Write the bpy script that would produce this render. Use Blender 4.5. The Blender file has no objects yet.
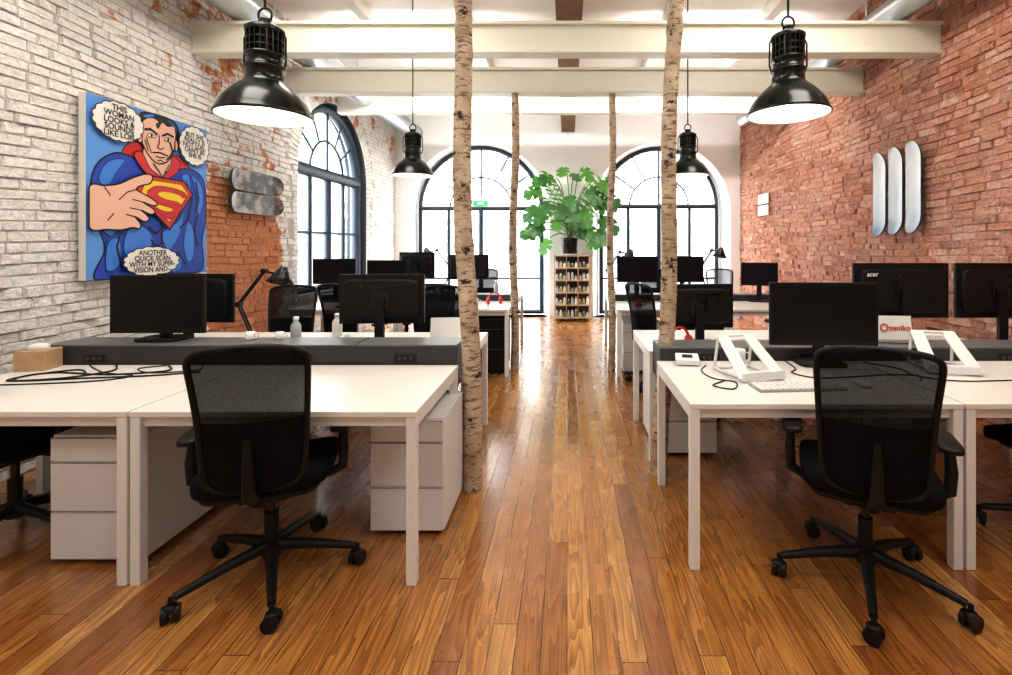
import bpy, math, random
from mathutils import Vector, Matrix, Euler
random.seed(7)
pi=math.pi
scene=bpy.context.scene
COL=scene.collection
# ---------------------------------------------------------------- materials
def new_mat(name):
    m=bpy.data.materials.new(name); m.use_nodes=True
    nt=m.node_tree; b=nt.nodes['Principled BSDF']
    return m,nt,b
def mat(name,col,rough=.5,metal=0,var=.06,scale=12,emit=0,bump=0,bscale=60,spec=None,coat=0):
    m,nt,b=new_mat(name)
    N=nt.nodes;L=nt.links
    tc=N.new('ShaderNodeTexCoord'); no=N.new('ShaderNodeTexNoise'); no.inputs['Scale'].default_value=scale
    L.new(tc.outputs['Object'],no.inputs['Vector'])
    mx=N.new('ShaderNodeMix'); mx.data_type='RGBA'
    mx.inputs['A'].default_value=(*[c*(1-var) for c in col],1); mx.inputs['B'].default_value=(*[min(1,c*(1+var)) for c in col],1)
    L.new(no.outputs['Fac'],mx.inputs['Factor']); L.new(mx.outputs['Result'],b.inputs['Base Color'])
    b.inputs['Roughness'].default_value=rough; b.inputs['Metallic'].default_value=metal
    if spec is not None: b.inputs['Specular IOR Level'].default_value=spec
    if coat: b.inputs['Coat Weight'].default_value=coat
    if emit:
        b.inputs['Emission Color'].default_value=(*col,1); b.inputs['Emission Strength'].default_value=emit
    if bump:
        n2=N.new('ShaderNodeTexNoise'); n2.inputs['Scale'].default_value=bscale
        L.new(tc.outputs['Object'],n2.inputs['Vector'])
        bp=N.new('ShaderNodeBump'); bp.inputs['Strength'].default_value=bump; bp.inputs['Distance'].default_value=.01
        L.new(n2.outputs['Fac'],bp.inputs['Height']); L.new(bp.outputs['Normal'],b.inputs['Normal'])
    return m
def math_node(nt,op,a,b=None,clamp=False):
    n=nt.nodes.new('ShaderNodeMath'); n.operation=op; n.use_clamp=clamp
    for i,v in enumerate((a,b)):
        if v is None: continue
        if isinstance(v,(int,float)): n.inputs[i].default_value=v
        else: nt.links.new(v,n.inputs[i])
    return n.outputs[0]
def maprange(nt,v,a,b,c=0,d=1):
    n=nt.nodes.new('ShaderNodeMapRange'); nt.links.new(v,n.inputs['Value'])
    n.inputs['From Min'].default_value=a;n.inputs['From Max'].default_value=b
    n.inputs['To Min'].default_value=c;n.inputs['To Max'].default_value=d
    return n.outputs['Result']
def mixc(nt,f,a,b,mode='MIX'):
    n=nt.nodes.new('ShaderNodeMix'); n.data_type='RGBA'; n.blend_type=mode
    for k,v in (('Factor',f),('A',a),('B',b)):
        if isinstance(v,(int,float)): n.inputs[k].default_value=v
        elif isinstance(v,tuple): n.inputs[k].default_value=(*v,1)
        else: nt.links.new(v,n.inputs[k])
    return n.outputs['Result']
def noise(nt,vec,scale,detail=3,rough=.5,dist=0):
    n=nt.nodes.new('ShaderNodeTexNoise'); n.inputs['Scale'].default_value=scale
    n.inputs['Detail'].default_value=detail; n.inputs['Roughness'].default_value=rough; n.inputs['Distortion'].default_value=dist
    nt.links.new(vec,n.inputs['Vector']); return n.outputs['Fac']
def brick_mat(name,painted,mortar=False):
    m,nt,b=new_mat(name); N=nt.nodes;L=nt.links
    geo=N.new('ShaderNodeNewGeometry'); pos=geo.outputs['Position']; rnd=geo.outputs['Random Per Island']
    sp=N.new('ShaderNodeSeparateXYZ'); L.new(pos,sp.inputs[0])
    n3=noise(nt,pos,.9,4,.6); n4=noise(nt,pos,26,4,.65)
    if mortar: red=mixc(nt,n4,(.34,.19,.14),(.56,.41,.33))
    else:
        cr=N.new('ShaderNodeValToRGB'); L.new(rnd,cr.inputs[0]); e=cr.color_ramp.elements
        e[0].position=0;e[0].color=(.31,.105,.065,1);e[1].position=1;e[1].color=(.66,.38,.28,1)
        for p,c in((.25,(.45,.18,.11,1)),(.5,(.54,.25,.165,1)),(.75,(.50,.21,.12,1)),(.9,(.60,.31,.22,1))): x=e.new(p); x.color=c
        red=cr.outputs[0]
        red=mixc(nt,maprange(nt,n3,.42,.66,0,.45),red,(.66,.44,.36))
    red=mixc(nt,maprange(nt,n4,.42,.74,0,.55),red,(.22,.085,.055))
    red=mixc(nt,maprange(nt,noise(nt,pos,11,5,.7),.56,.68,0,.5),red,(.72,.57,.48))
    if painted:
        y=sp.outputs['Y']; z=sp.outputs['Z']
        a=maprange(nt,y,4.45,4.75); c=maprange(nt,y,5.65,6.0,1,0)
        zz=maprange(nt,z,1.55,2.25,1,0)
        reg=math_node(nt,'MULTIPLY',math_node(nt,'MULTIPLY',a,c),math_node(nt,'ADD',math_node(nt,'MULTIPLY',zz,.24),.10))
        reg=math_node(nt,'ADD',reg,maprange(nt,z,2.9,3.4,0,.09))
        reg=math_node(nt,'ADD',reg,math_node(nt,'MULTIPLY',rnd,.07))
        n5=noise(nt,pos,2.6,8,.8)
        mask=maprange(nt,math_node(nt,'ADD',n5,reg),.68,.70)
        white=mixc(nt,maprange(nt,n4,.35,.8,0,.6),(.86,.85,.82),(.52,.48,.43))
        white=mixc(nt,math_node(nt,'MULTIPLY',rnd,.20),white,(.62,.56,.49))
        if mortar: white=mixc(nt,.6,white,(.36,.31,.27))
        orange=mixc(nt,.45,red,(.70,.27,.08),'MIX')
        col=mixc(nt,mask,white,orange)
    else:
        col=red
    L.new(col,b.inputs['Base Color']); b.inputs['Roughness'].default_value=.88; b.inputs['Specular IOR Level'].default_value=.25
    h=math_node(nt,'ADD',n4,math_node(nt,'MULTIPLY',noise(nt,pos,9,2),.8))
    bp=N.new('ShaderNodeBump'); bp.inputs['Strength'].default_value=.95; bp.inputs['Distance'].default_value=.022
    L.new(h,bp.inputs['Height']); L.new(bp.outputs['Normal'],b.inputs['Normal'])
    return m
def floor_mat():
    m,nt,b=new_mat('oak_planks'); N=nt.nodes;L=nt.links
    geo=N.new('ShaderNodeNewGeometry'); pos=geo.outputs['Position']
    sp=N.new('ShaderNodeSeparateXYZ'); L.new(pos,sp.inputs[0])
    PWD=.092
    row=math_node(nt,'FLOOR',math_node(nt,'DIVIDE',sp.outputs['X'],PWD))
    wn=N.new('ShaderNodeTexWhiteNoise'); wn.noise_dimensions='1D'; L.new(row,wn.inputs['W'])
    yo=math_node(nt,'ADD',sp.outputs['Y'],math_node(nt,'MULTIPLY',wn.outputs['Value'],13.7))
    LEN=2.3
    seg=math_node(nt,'FLOOR',math_node(nt,'DIVIDE',yo,LEN))
    cbi=N.new('ShaderNodeCombineXYZ'); L.new(row,cbi.inputs[0]); L.new(seg,cbi.inputs[1])
    w2=N.new('ShaderNodeTexWhiteNoise'); w2.noise_dimensions='2D'; L.new(cbi.outputs[0],w2.inputs['Vector']); rnd=w2.outputs['Value']
    fx=math_node(nt,'FRACT',math_node(nt,'DIVIDE',sp.outputs['X'],PWD)); fy=math_node(nt,'FRACT',math_node(nt,'DIVIDE',yo,LEN))
    dx=math_node(nt,'MINIMUM',fx,math_node(nt,'SUBTRACT',1,fx)); dy=math_node(nt,'MINIMUM',fy,math_node(nt,'SUBTRACT',1,fy))
    gx=maprange(nt,dx,.008,.022,1,0); gy=maprange(nt,dy,.0004,.0010,1,0); gap=math_node(nt,'MAXIMUM',gx,gy)
    cr=N.new('ShaderNodeValToRGB'); L.new(rnd,cr.inputs[0])
    e=cr.color_ramp.elements; e[0].position=0;e[0].color=(.30,.105,.022,1); e[1].position=1;e[1].color=(.66,.34,.10,1)
    x=e.new(.35);x.color=(.45,.185,.042,1); x=e.new(.7);x.color=(.54,.24,.058,1)
    rs=math_node(nt,'MULTIPLY',rnd,37.3)
    c2=N.new('ShaderNodeCombineXYZ')
    L.new(math_node(nt,'ADD',math_node(nt,'MULTIPLY',sp.outputs['X'],11),rs),c2.inputs[0]); L.new(math_node(nt,'MULTIPLY',sp.outputs['Y'],.8),c2.inputs[1]); L.new(rs,c2.inputs[2])
    w=noise(nt,c2.outputs[0],1,2)
    rings=math_node(nt,'FRACT',math_node(nt,'MULTIPLY',w,14))
    rings=maprange(nt,rings,.1,1,0,1)
    c3=N.new('ShaderNodeCombineXYZ')
    L.new(math_node(nt,'MULTIPLY',sp.outputs['X'],190),c3.inputs[0]); L.new(math_node(nt,'MULTIPLY',sp.outputs['Y'],5),c3.inputs[1]); L.new(rs,c3.inputs[2])
    fine=noise(nt,c3.outputs[0],1,3)
    col=mixc(nt,math_node(nt,'MULTIPLY',rings,.66),cr.outputs[0],(.13,.036,.007))
    col=mixc(nt,maprange(nt,fine,.45,.75,0,.45),col,(.11,.035,.008))
    col=mixc(nt,gap,col,(.02,.008,.003))
    L.new(col,b.inputs['Base Color'])
    ro=maprange(nt,noise(nt,pos,3,4),.3,.7,.20,.34); L.new(ro,b.inputs['Roughness'])
    b.inputs['Specular IOR Level'].default_value=.6
    b.inputs['Coat Weight'].default_value=.6; b.inputs['Coat Roughness'].default_value=.15
    h=math_node(nt,'SUBTRACT',math_node(nt,'MULTIPLY',fine,.25),gap)
    bp=N.new('ShaderNodeBump'); bp.inputs['Strength'].default_value=.35; bp.inputs['Distance'].default_value=.003
    L.new(h,bp.inputs['Height']); L.new(bp.outputs['Normal'],b.inputs['Normal'])
    b2=N.new('ShaderNodeBump'); b2.inputs['Strength'].default_value=.25; b2.inputs['Distance'].default_value=.004
    L.new(math_node(nt,'SUBTRACT',noise(nt,pos,7,2),gap),b2.inputs['Height']); L.new(b2.outputs['Normal'],b.inputs['Coat Normal'])
    return m
def birch_mat():
    m,nt,b=new_mat('birch_bark'); N=nt.nodes;L=nt.links
    tc=N.new('ShaderNodeTexCoord'); mp=N.new('ShaderNodeMapping'); L.new(tc.outputs['Object'],mp.inputs[0])
    mp.inputs['Scale'].default_value=(1,1,5)
    base=mixc(nt,maprange(nt,noise(nt,tc.outputs['Object'],7,4,.6),.3,.7),(.34,.23,.14),(.70,.58,.44))
    lent=maprange(nt,noise(nt,mp.outputs[0],15,2,.6),.56,.62,0,.85)
    mp2=N.new('ShaderNodeMapping'); L.new(tc.outputs['Object'],mp2.inputs[0]); mp2.inputs['Scale'].default_value=(1,1,1.3)
    blot=maprange(nt,noise(nt,mp2.outputs[0],10,4,.7),.585,.635,0,1)
    col=mixc(nt,lent,base,(.13,.08,.05)); col=mixc(nt,blot,col,(.022,.015,.012))
    L.new(col,b.inputs['Base Color']); b.inputs['Roughness'].default_value=.75
    bp=N.new('ShaderNodeBump'); bp.inputs['Strength'].default_value=.5; bp.inputs['Distance'].default_value=.006
    L.new(noise(nt,mp.outputs[0],18,3),bp.inputs['Height']); L.new(bp.outputs['Normal'],b.inputs['Normal'])
    return m
def mesh_fabric(name,col,op):
    m,nt,b=new_mat(name); N=nt.nodes;L=nt.links
    tc=N.new('ShaderNodeTexCoord')
    b.inputs['Base Color'].default_value=(*col,1); b.inputs['Roughness'].default_value=.8; b.inputs['Specular IOR Level'].default_value=.12
    tr=N.new('ShaderNodeBsdfTransparent'); mx=N.new('ShaderNodeMixShader')
    f=maprange(nt,noise(nt,tc.outputs['Object'],400,1),.3,.7,op-.04,op+.04)
    L.new(f,mx.inputs[0]); L.new(tr.outputs[0],mx.inputs[1]); L.new(b.outputs[0],mx.inputs[2])
    L.new(mx.outputs[0],N['Material Output'].inputs['Surface'])
    return m
def glass_mat():
    m,nt,b=new_mat('window_glass'); N=nt.nodes;L=nt.links
    tr=N.new('ShaderNodeBsdfTransparent'); gl=N.new('ShaderNodeBsdfGlossy'); gl.inputs['Roughness'].default_value=.03
    mx=N.new('ShaderNodeMixShader'); mx.inputs[0].default_value=.06
    tc=N.new('ShaderNodeTexCoord'); L.new(maprange(nt,noise(nt,tc.outputs['Object'],3),0,1,.04,.08),mx.inputs[0])
    L.new(tr.outputs[0],mx.inputs[1]); L.new(gl.outputs[0],mx.inputs[2]); L.new(mx.outputs[0],N['Material Output'].inputs['Surface'])
    return m
BR_R=brick_mat('red_brick',False); BR_W=brick_mat('whitewashed_brick',True); MO_R=brick_mat('red_brick_mortar',False,True); MO_W=brick_mat('whitewashed_mortar',True,True)
FLOOR=floor_mat(); BIRCH=birch_mat(); GLASS=glass_mat()
WALL=mat('white_plaster',(.86,.87,.86),.8,var=.03,bump=.25,bscale=25)
CEIL=mat('ceiling_paint',(.86,.84,.79),.8,var=.03,bump=.15,bscale=10)
BEAM=mat('cream_steel_paint',(.74,.73,.63),.45,var=.03)
TIMBER=mat('old_timber',(.20,.09,.04),.7,var=.35,scale=8,bump=.5,bscale=30)
DESKW=mat('white_laminate',(.80,.77,.72),.32,var=.015)
LEGW=mat('white_powder_coat',(.80,.80,.78),.4,var=.02)
PED=mat('white_steel_cabinet',(.74,.75,.76),.42,var=.02)
GREYBOX=mat('grey_cable_box',(.035,.035,.038),.5,var=.1)
BOXTOP=mat('grey_box_lid',(.15,.15,.15),.4,var=.3,scale=3)
ALU=mat('brushed_aluminium',(.62,.62,.62),.35,.8,var=.05)
BLK=mat('black_plastic',(.007,.007,.008),.45,var=.2,spec=.28)
BLKG=mat('black_gloss',(.006,.006,.007),.2,var=.1)
SCREEN=mat('dark_screen',(.003,.003,.004),.35,var=.1,spec=.25)
FAB=mat('black_fabric',(.005,.005,.006),.9,var=.25,scale=120,bump=.3,bscale=300,spec=.1)
MESHB=mesh_fabric('black_mesh',(.004,.004,.005),.93); MESHG=mesh_fabric('grey_mesh',(.10,.13,.16),.7)
LAMPG=mat('enamel_dark_green',(.004,.009,.007),.22,var=.1,spec=.5)
LAMPI=mat('lamp_inner_white',(1,.93,.80),.5,emit=.55)
BULB=mat('lamp_bulb',(1,.9,.75),.5,emit=6)
FRAMEM=mat('window_steel_blue',(.022,.034,.050),.45,var=.1)
DUCT=mat('galvanised_duct',(.50,.52,.55),.32,.9,var=.1)
GREEN=mat('exit_sign_green',(.05,.5,.2),.5,emit=.4)
LEAF=mat('monstera_leaf',(.035,.16,.025),.36,var=.6,scale=5); LEAF2=mat('palm_leaf',(.085,.27,.04),.45,var=.5,scale=5)
STEM=mat('plant_stem',(.09,.17,.05),.5)
WOODL=mat('light_wood',(.50,.33,.19),.5,var=.2,scale=20)
PAPER=mat('white_paper',(.80,.80,.78),.6,var=.02)
KEYB=mat('keyboard_grey',(.38,.38,.39),.5)
REDP=mat('red_plastic',(.55,.015,.015),.35)
CARD=mat('cardboard',(.36,.15,.07),.8)
SKIN=mat('paint_skin',(.76,.45,.33),.6,var=.03); PBG=mat('paint_sky_blue',(.11,.30,.68),.6,var=.05,scale=60)
PBL=mat('paint_suit_blue',(.012,.055,.40),.6,var=.05); PLB=mat('paint_light_blue',(.045,.20,.64),.6,var=.03); PRED=mat('paint_red',(.56,.018,.02),.6,var=.04)
PYEL=mat('paint_yellow',(.82,.53,.015),.6,var=.03); PBLK=mat('paint_black',(.005,.005,.009),.6); PWHT=mat('paint_white',(.78,.75,.69),.6,var=.02)
# ---------------------------------------------------------------- mesh builder
class MB:
    def __init__(s): s.V=[];s.F=[];s.M=[];s.S=[];s.mats=[];s.T=Matrix()
    def mi(s,m):
        if m not in s.mats: s.mats.append(m)
        return s.mats.index(m)
    def add(s,vs,fs,m,smooth=False):
        o=len(s.V); s.V+=[tuple(s.T@Vector(v)) for v in vs]
        k=s.mi(m)
        for f in fs: s.F.append([i+o for i in f]); s.M.append(k); s.S.append(smooth)
    def box(s,c,d,m,rot=None):
        hx,hy,hz=[q/2 for q in d]; R=Euler(rot).to_matrix() if rot else Matrix.Identity(3); c=Vector(c)
        vs=[c+R@Vector((x*hx,y*hy,z*hz)) for z in(-1,1) for x,y in((-1,-1),(1,-1),(1,1),(-1,1))]
        s.add(vs,[(3,2,1,0),(4,5,6,7),(0,1,5,4),(1,2,6,5),(2,3,7,6),(3,0,4,7)],m)
    def cyl(s,p0,p1,r0,m,r1=None,n=20,smooth=True):
        r1=r0 if r1 is None else r1; p0=Vector(p0);p1=Vector(p1); a=(p1-p0).normalized()
        q=a.to_track_quat('Z','Y'); vs=[]
        for p,r in((p0,r0),(p1,r1)):
            for i in range(n):
                t=2*pi*i/n; vs.append(p+q@Vector((r*math.cos(t),r*math.sin(t),0)))
        fs=[(i,(i+1)%n,n+(i+1)%n,n+i) for i in range(n)]
        s.add(vs,fs,m,smooth); s.add(vs,[tuple(range(n-1,-1,-1)),tuple(range(n,2*n))],m)
    def tube(s,pts,r,m,n=8,closed=False,rf=None):
        pts=[Vector(p) for p in pts]; N=len(pts); vs=[]; prev=None
        for i,p in enumerate(pts):
            if closed: t=pts[(i+1)%N]-pts[i-1]
            else: t=pts[min(i+1,N-1)]-pts[max(i-1,0)]
            t.normalize()
            if prev is None:
                u=t.orthogonal().normalized()
            else:
                u=(prev-t*prev.dot(t)); u=u.normalized() if u.length>1e-6 else t.orthogonal().normalized()
            prev=u; w=t.cross(u); rr=rf(i) if rf else r
            for k in range(n):
                a=2*pi*k/n; vs.append(p+u*rr*math.cos(a)+w*rr*math.sin(a))
        fs=[]
        for i in range(N if closed else N-1):
            j=(i+1)%N
            for k in range(n): fs.append((i*n+k,i*n+(k+1)%n,j*n+(k+1)%n,j*n+k))
        s.add(vs,fs,m,True)
        if not closed: s.add(vs,[tuple(range(n-1,-1,-1)),tuple(range((N-1)*n,N*n))],m)
    def lathe(s,prof,c,m,n=40,axis=None):
        vs=[];c=Vector(c)
        for r,z in prof:
            for i in range(n):
                t=2*pi*i/n; vs.append(c+Vector((r*math.cos(t),r*math.sin(t),z)))
        fs=[(j*n+i,j*n+(i+1)%n,(j+1)*n+(i+1)%n,(j+1)*n+i) for j in range(len(prof)-1) for i in range(n)]
        s.add(vs,fs,m,True)
    def sup(s,c,d,m,e=.35,n=28,k=14,rot=None,fn=None):
        def sg(v,e): return math.copysign(abs(v)**e,v)
        c=Vector(c);vs=[];R=Euler(rot).to_matrix() if rot else Matrix.Identity(3)
        for j in range(k+1):
            ph=-pi/2+pi*j/k
            for i in range(n):
                t=2*pi*i/n
                p=Vector((d[0]/2*sg(math.cos(ph),e)*sg(math.cos(t),e),d[1]/2*sg(math.cos(ph),e)*sg(math.sin(t),e),d[2]/2*sg(math.sin(ph),e)))
                if fn: p=fn(p)
                vs.append(c+R@p)
        fs=[(j*n+i,j*n+(i+1)%n,(j+1)*n+(i+1)%n,(j+1)*n+i) for j in range(k) for i in range(n)]
        s.add(vs,fs,m,True)
    def grid(s,fn,nu,nv,m,smooth=True):
        vs=[fn(i/nu,j/nv) for j in range(nv+1) for i in range(nu+1)]
        fs=[(j*(nu+1)+i,j*(nu+1)+i+1,(j+1)*(nu+1)+i+1,(j+1)*(nu+1)+i) for j in range(nv) for i in range(nu)]
        s.add(vs,fs,m,smooth)
    def done(s,name,loc=(0,0,0),rz=0,bevel=0,parent=None):
        me=bpy.data.meshes.new(name); me.from_pydata(s.V,[],s.F)
        for m in s.mats: me.materials.append(m)
        me.polygons.foreach_set('material_index',s.M); me.polygons.foreach_set('use_smooth',s.S); me.update()
        return inst(me,name,loc,rz,bevel,parent)
def inst(me,name,loc=(0,0,0),rz=0,bevel=0,parent=None):
    o=bpy.data.objects.new(name,me); COL.objects.link(o); o.location=loc; o.rotation_euler=(0,0,math.radians(rz))
    if bevel:
        b=o.modifiers.new('bevel','BEVEL'); b.width=bevel; b.segments=2; b.limit_method='ANGLE'; b.angle_limit=math.radians(50)
    if parent: o.parent=parent
    return o
def simple_box(name,lo,hi,m,bevel=0):
    b=MB(); b.box([(l+h)/2 for l,h in zip(lo,hi)],[h-l for l,h in zip(lo,hi)],m); return b.done(name,bevel=bevel)
# ---------------------------------------------------------------- room shell
XW=3.4; YB=9.7; YR=-2.5; ZC=4.18
simple_box('floor',(-XW-.3,YR-.3,-.1),(XW+.3,YB+.4,0),FLOOR)
simple_box('ceiling',(-XW-.5,YR-.3,ZC),(XW+.5,YB+.4,ZC+.1),CEIL)
def one_brick(b,corners,nrm,prot,m,rnd):
    C=[Vector(c) for c in corners]; ce=sum(C,Vector())/4; n=Vector(nrm); tilt=rnd.uniform(-.004,.004)
    fr=[]
    for i,c in enumerate(C):
        d=(c-ce)
        f=c-d.normalized()*.009+n*(prot+(tilt if i in(0,3) else -tilt)+rnd.uniform(-.003,.003))+Vector((0,rnd.uniform(-.005,.005),rnd.uniform(-.004,.004))); fr.append(f)
    b.add(C+fr,[(4,5,6,7),(0,1,5,4),(1,2,6,5),(2,3,7,6),(3,0,4,7)],m)
def lay_bricks(b,x,nx,y0,y1,z0,z1,m,seed,skip=None):
    rnd=random.Random(seed); z=z0; r=0
    wob=lambda y,z:.018*math.sin(y*1.1+z*.7+seed)+.010*math.sin(y*2.9+z*1.9)
    while z<z1-.04:
        h=rnd.uniform(.060,.072); y=y0-rnd.uniform(0,.2)
        while y<y1:
            w=rnd.choice((.25,.24,.23,.26,.12,.13)) if r%2 else rnd.choice((.25,.23,.24,.13)); ya,yb=max(y+.005,y0),min(y+w-.005,y1)
            y+=w
            if yb-ya<.03: continue
            yc=(ya+yb)/2; zc=z+h/2
            if skip and skip(yc,zc): continue
            k=rnd.random(); prot=.006+.016*k*k+ (0.006 if rnd.random()<.1 else 0)
            if rnd.random()<.04: prot=.002
            g=.0045
            pts=[(x,ya,z+g+wob(ya,z)),(x,yb,z+g+wob(yb,z)),(x,yb,z+h-g+wob(yb,z)),(x,ya,z+h-g+wob(ya,z))]
            if nx<0: pts=[pts[1],pts[0],pts[3],pts[2]]
            pts=[(p[0],p[1],min(max(p[2],.001),ZC-.002)) for p in pts]
            one_brick(b,pts,(nx,0,0),prot,m,rnd)
        z+=h; r+=1
b=MB(); b.box((XW+.23,(YR+YB)/2+.1,2.09),(.4,YB-YR+.5,4.18),MO_R); b.box((XW+.015,(YR+6.0)/2,2.09),(.03,6.0-YR,4.178),MO_R)
lay_bricks(b,XW+.03,-1,6.0,YB,0,ZC,BR_R,3); lay_bricks(b,XW,-1,.5,6.0,0,ZC,BR_R,4)
b.done('wall_right')
simple_box('wall_rear',(-XW,YR-.3,0),(XW,YR,ZC),WALL)
def arch_wall(name,s0,s1,ztop,ops,thick,m,mrev,xf,extra=None):
    b=MB(); n=32; cur=s0
    def q(pts,mm=m): b.add([xf(*p) for p in pts],[tuple(range(len(pts)))],mm)
    for (c,rf,cb,rb,zf,zb,z0) in ops:
        q([(cur,0,0),(c-rf,0,0),(c-rf,0,ztop),(cur,0,ztop)])
        F=[(c-rf*math.cos(pi*i/n),zf+rf*math.sin(pi*i/n)) for i in range(n+1)]
        B=[(cb-rb*math.cos(pi*i/n),zb+rb*math.sin(pi*i/n)) for i in range(n+1)]
        for i in range(n):
            q([(F[i][0],0,F[i][1]),(F[i+1][0],0,F[i+1][1]),(F[i+1][0],0,ztop),(F[i][0],0,ztop)])
            q([(F[i][0],0,F[i][1]),(B[i][0],thick,B[i][1]),(B[i+1][0],thick,B[i+1][1]),(F[i+1][0],0,F[i+1][1])],mrev)
        for sg in(-1,1):
            q([(c+sg*rf,0,z0),(cb+sg*rb,thick,z0),(cb+sg*rb,thick,zb),(c+sg*rf,0,zf)],mrev)
        q([(c-rf,0,z0),(c+rf,0,z0),(cb+rb,thick,z0),(cb-rb,thick,z0)],mrev)
        if z0>0: q([(c-rf,0,0),(c+rf,0,0),(c+rf,0,z0),(c-rf,0,z0)])
        cur=c+rf
    q([(cur,0,0),(s1,0,0),(s1,0,ztop),(cur,0,ztop)])
    cur=s0
    for (c,rf,cb,rb,zf,zb,z0) in ops:
        q([(cur,thick,-.1),(cb-rb,thick,-.1),(cb-rb,thick,ztop),(cur,thick,ztop)])
        if z0>0: q([(cb-rb,thick,-.1),(cb+rb,thick,-.1),(cb+rb,thick,z0),(cb-rb,thick,z0)])
        B=[(cb-rb*math.cos(pi*i/n),zb+rb*math.sin(pi*i/n)) for i in range(n+1)]
        for i in range(n): q([(B[i][0],thick,B[i][1]),(B[i+1][0],thick,B[i+1][1]),(B[i+1][0],thick,ztop),(B[i][0],thick,ztop)])
        cur=cb+rb
    q([(cur,thick,-.1),(s1,thick,-.1),(s1,thick,ztop),(cur,thick,ztop)])
    if extra: extra(b)
    return b.done(name)
arch_wall('wall_back',-XW-.1,XW+.13,ZC,[(-1.75,1.40,-1.75,1.26,2.08,2.17,0),(1.87,1.36,1.87,1.20,2.10,2.21,0)],.38,WALL,WALL,lambda s,d,z:(s,YB+d,z))
def left_bricks(b):
    def skip(y,z):
        if z>2.42: return math.hypot(y-7.25,z-2.42)<1.32
        return abs(y-7.25)<1.20 and z>.75
    lay_bricks(b,-XW,1,.5,YB,0,ZC,BR_W,9,skip)
    rnd=random.Random(2)
    for i in range(58):
        a0=pi*i/58+.004; a1=pi*(i+1)/58-.004
        P=lambda r,a:(-XW,7.25-r*math.cos(a),2.42+r*math.sin(a))
        one_brick(b,[P(1.065,a0),P(1.065,a1),P(1.29,a1),P(1.29,a0)],(1,0,0),rnd.uniform(.008,.02),BR_W,rnd)
    z=.76
    while z<2.38:
        for s in(-1,1):
            w=rnd.choice((.10,.13)); yy=[7.25+s*1.065,7.25+s*(1.075+w)]
            ya,yb=min(yy),max(yy); one_brick(b,[(-XW,ya,z),(-XW,yb,z),(-XW,yb,z+.058),(-XW,ya,z+.058)],(1,0,0),rnd.uniform(.008,.02),BR_W,rnd)
        z+=.067
arch_wall('wall_left',YR-.1,YB+.1,ZC,[(7.25,1.06,7.25,1.0,2.42,2.45,.75)],.3,MO_W,FRAMEM,lambda s,d,z:(-XW-d,s,z),left_bricks)
def arch_window(name,c,r,zs,z0,xf,cols,rows=(),fr=.045):
    b=MB(); n=28
    def P(s,z,d=0): return xf(c+s,d,z)
    pts=[P(-r+.03,z0)]+[P(-(r-.03)*math.cos(pi*i/n),zs+(r-.03)*math.sin(pi*i/n)) for i in range(n+1)]+[P(r-.03,z0)]
    b.tube(pts,fr,FRAMEM,6)
    b.tube([P(-r*.5*math.cos(pi*i/n),zs+r*.5*math.sin(pi*i/n)) for i in range(n+1)],.019,FRAMEM,6)
    b.tube([P(-r+.02,zs),P(r-.02,zs)],fr*1.1,FRAMEM,6); b.tube([P(-r+.02,z0+.04),P(r-.02,z0+.04)],.05,FRAMEM,6)
    for a in (35,62,118,145):
        a=math.radians(a); b.tube([P(r*.5*math.cos(a),zs+r*.5*math.sin(a)),P((r-.03)*math.cos(a),zs+(r-.03)*math.sin(a))],.016,FRAMEM,6)
    b.tube([P(0,zs),P(0,zs+r-.03)],.024,FRAMEM,6)
    for s,w in cols: b.tube([P(s*r,z0),P(s*r,zs)],w,FRAMEM,6)
    for z in rows: b.tube([P(-r+.02,z),P(r-.02,z)],.022,FRAMEM,6)
    g=[P(-r+.03,z0,.01)]+[P(-(r-.03)*math.cos(pi*i/n),zs+(r-.03)*math.sin(pi*i/n),.01) for i in range(n+1)]+[P(r-.03,z0,.01)]
    b.add(g,[tuple(range(len(g)))],GLASS)
    return b.done(name)
cols=[(-.52,.034),(0,.052),(.52,.034)]
arch_window('window_1',-1.75,1.26,2.17,.03,lambda s,d,z:(s,YB+.3+d,z),cols,(.75,))
arch_window('window_2',1.87,1.20,2.21,.03,lambda s,d,z:(s,YB+.3+d,z),cols,(.75,))
arch_window('window_3',7.25,1.0,2.45,.78,lambda s,d,z:(-XW-.14-d,s,z),[(-.5,.035),(0,.06),(.5,.035)],(1.6,),.085)
b=MB()
for x0,x1 in((-XW,-3.15),(-.35,.51),(3.23,XW)): b.box(((x0+x1)/2,YB-.01,.06),(x1-x0,.02,.12),WALL)
b.done('baseboard_back')
for i,y in enumerate((2.97,4.50,5.66)):
    b=MB(); w=6.80
    for z,h in((3.175,.03),(3.435,.03)): b.box((0,y,z),(w,.15,h),BEAM)
    b.box((0,y-.02,3.305),(w,.05,.24),BEAM)
    b.done('ceiling_beam',bevel=.004)
b=MB(); b.box((0,7.3,3.49),(6.78,.14,.24),BEAM); b.done('ceiling_beam',bevel=.01)
b=MB(); b.box((.02,6.0,3.80),(.26,7.36,.30),TIMBER)
b.box((.02,6.0,4.065),(.20,7.36,.23),TIMBER); b.done('timber_beam',bevel=.01)
for x in(-2.35,-1.2,1.2,2.35):
    b=MB(); b.box((x,6,4.11),(.12,7.36,.14),CEIL); b.done('ceiling_joist',bevel=.01)
def duct(name,x,z,r,y0,y1):
    b=MB(); n=int((y1-y0)/.09)
    pts=[(x,y0+(y1-y0)*i/(n*2),z) for i in range(n*2+1)]
    b.tube(pts,r,DUCT,20,rf=lambda i:r+(.006 if i%2 else 0)); 
    y=y0+1
    while y<y1: b.box((x,y,(z+r+ZC)/2),(.015,.02,ZC-z-r),ALU); y+=2
    return b.done(name)
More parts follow.
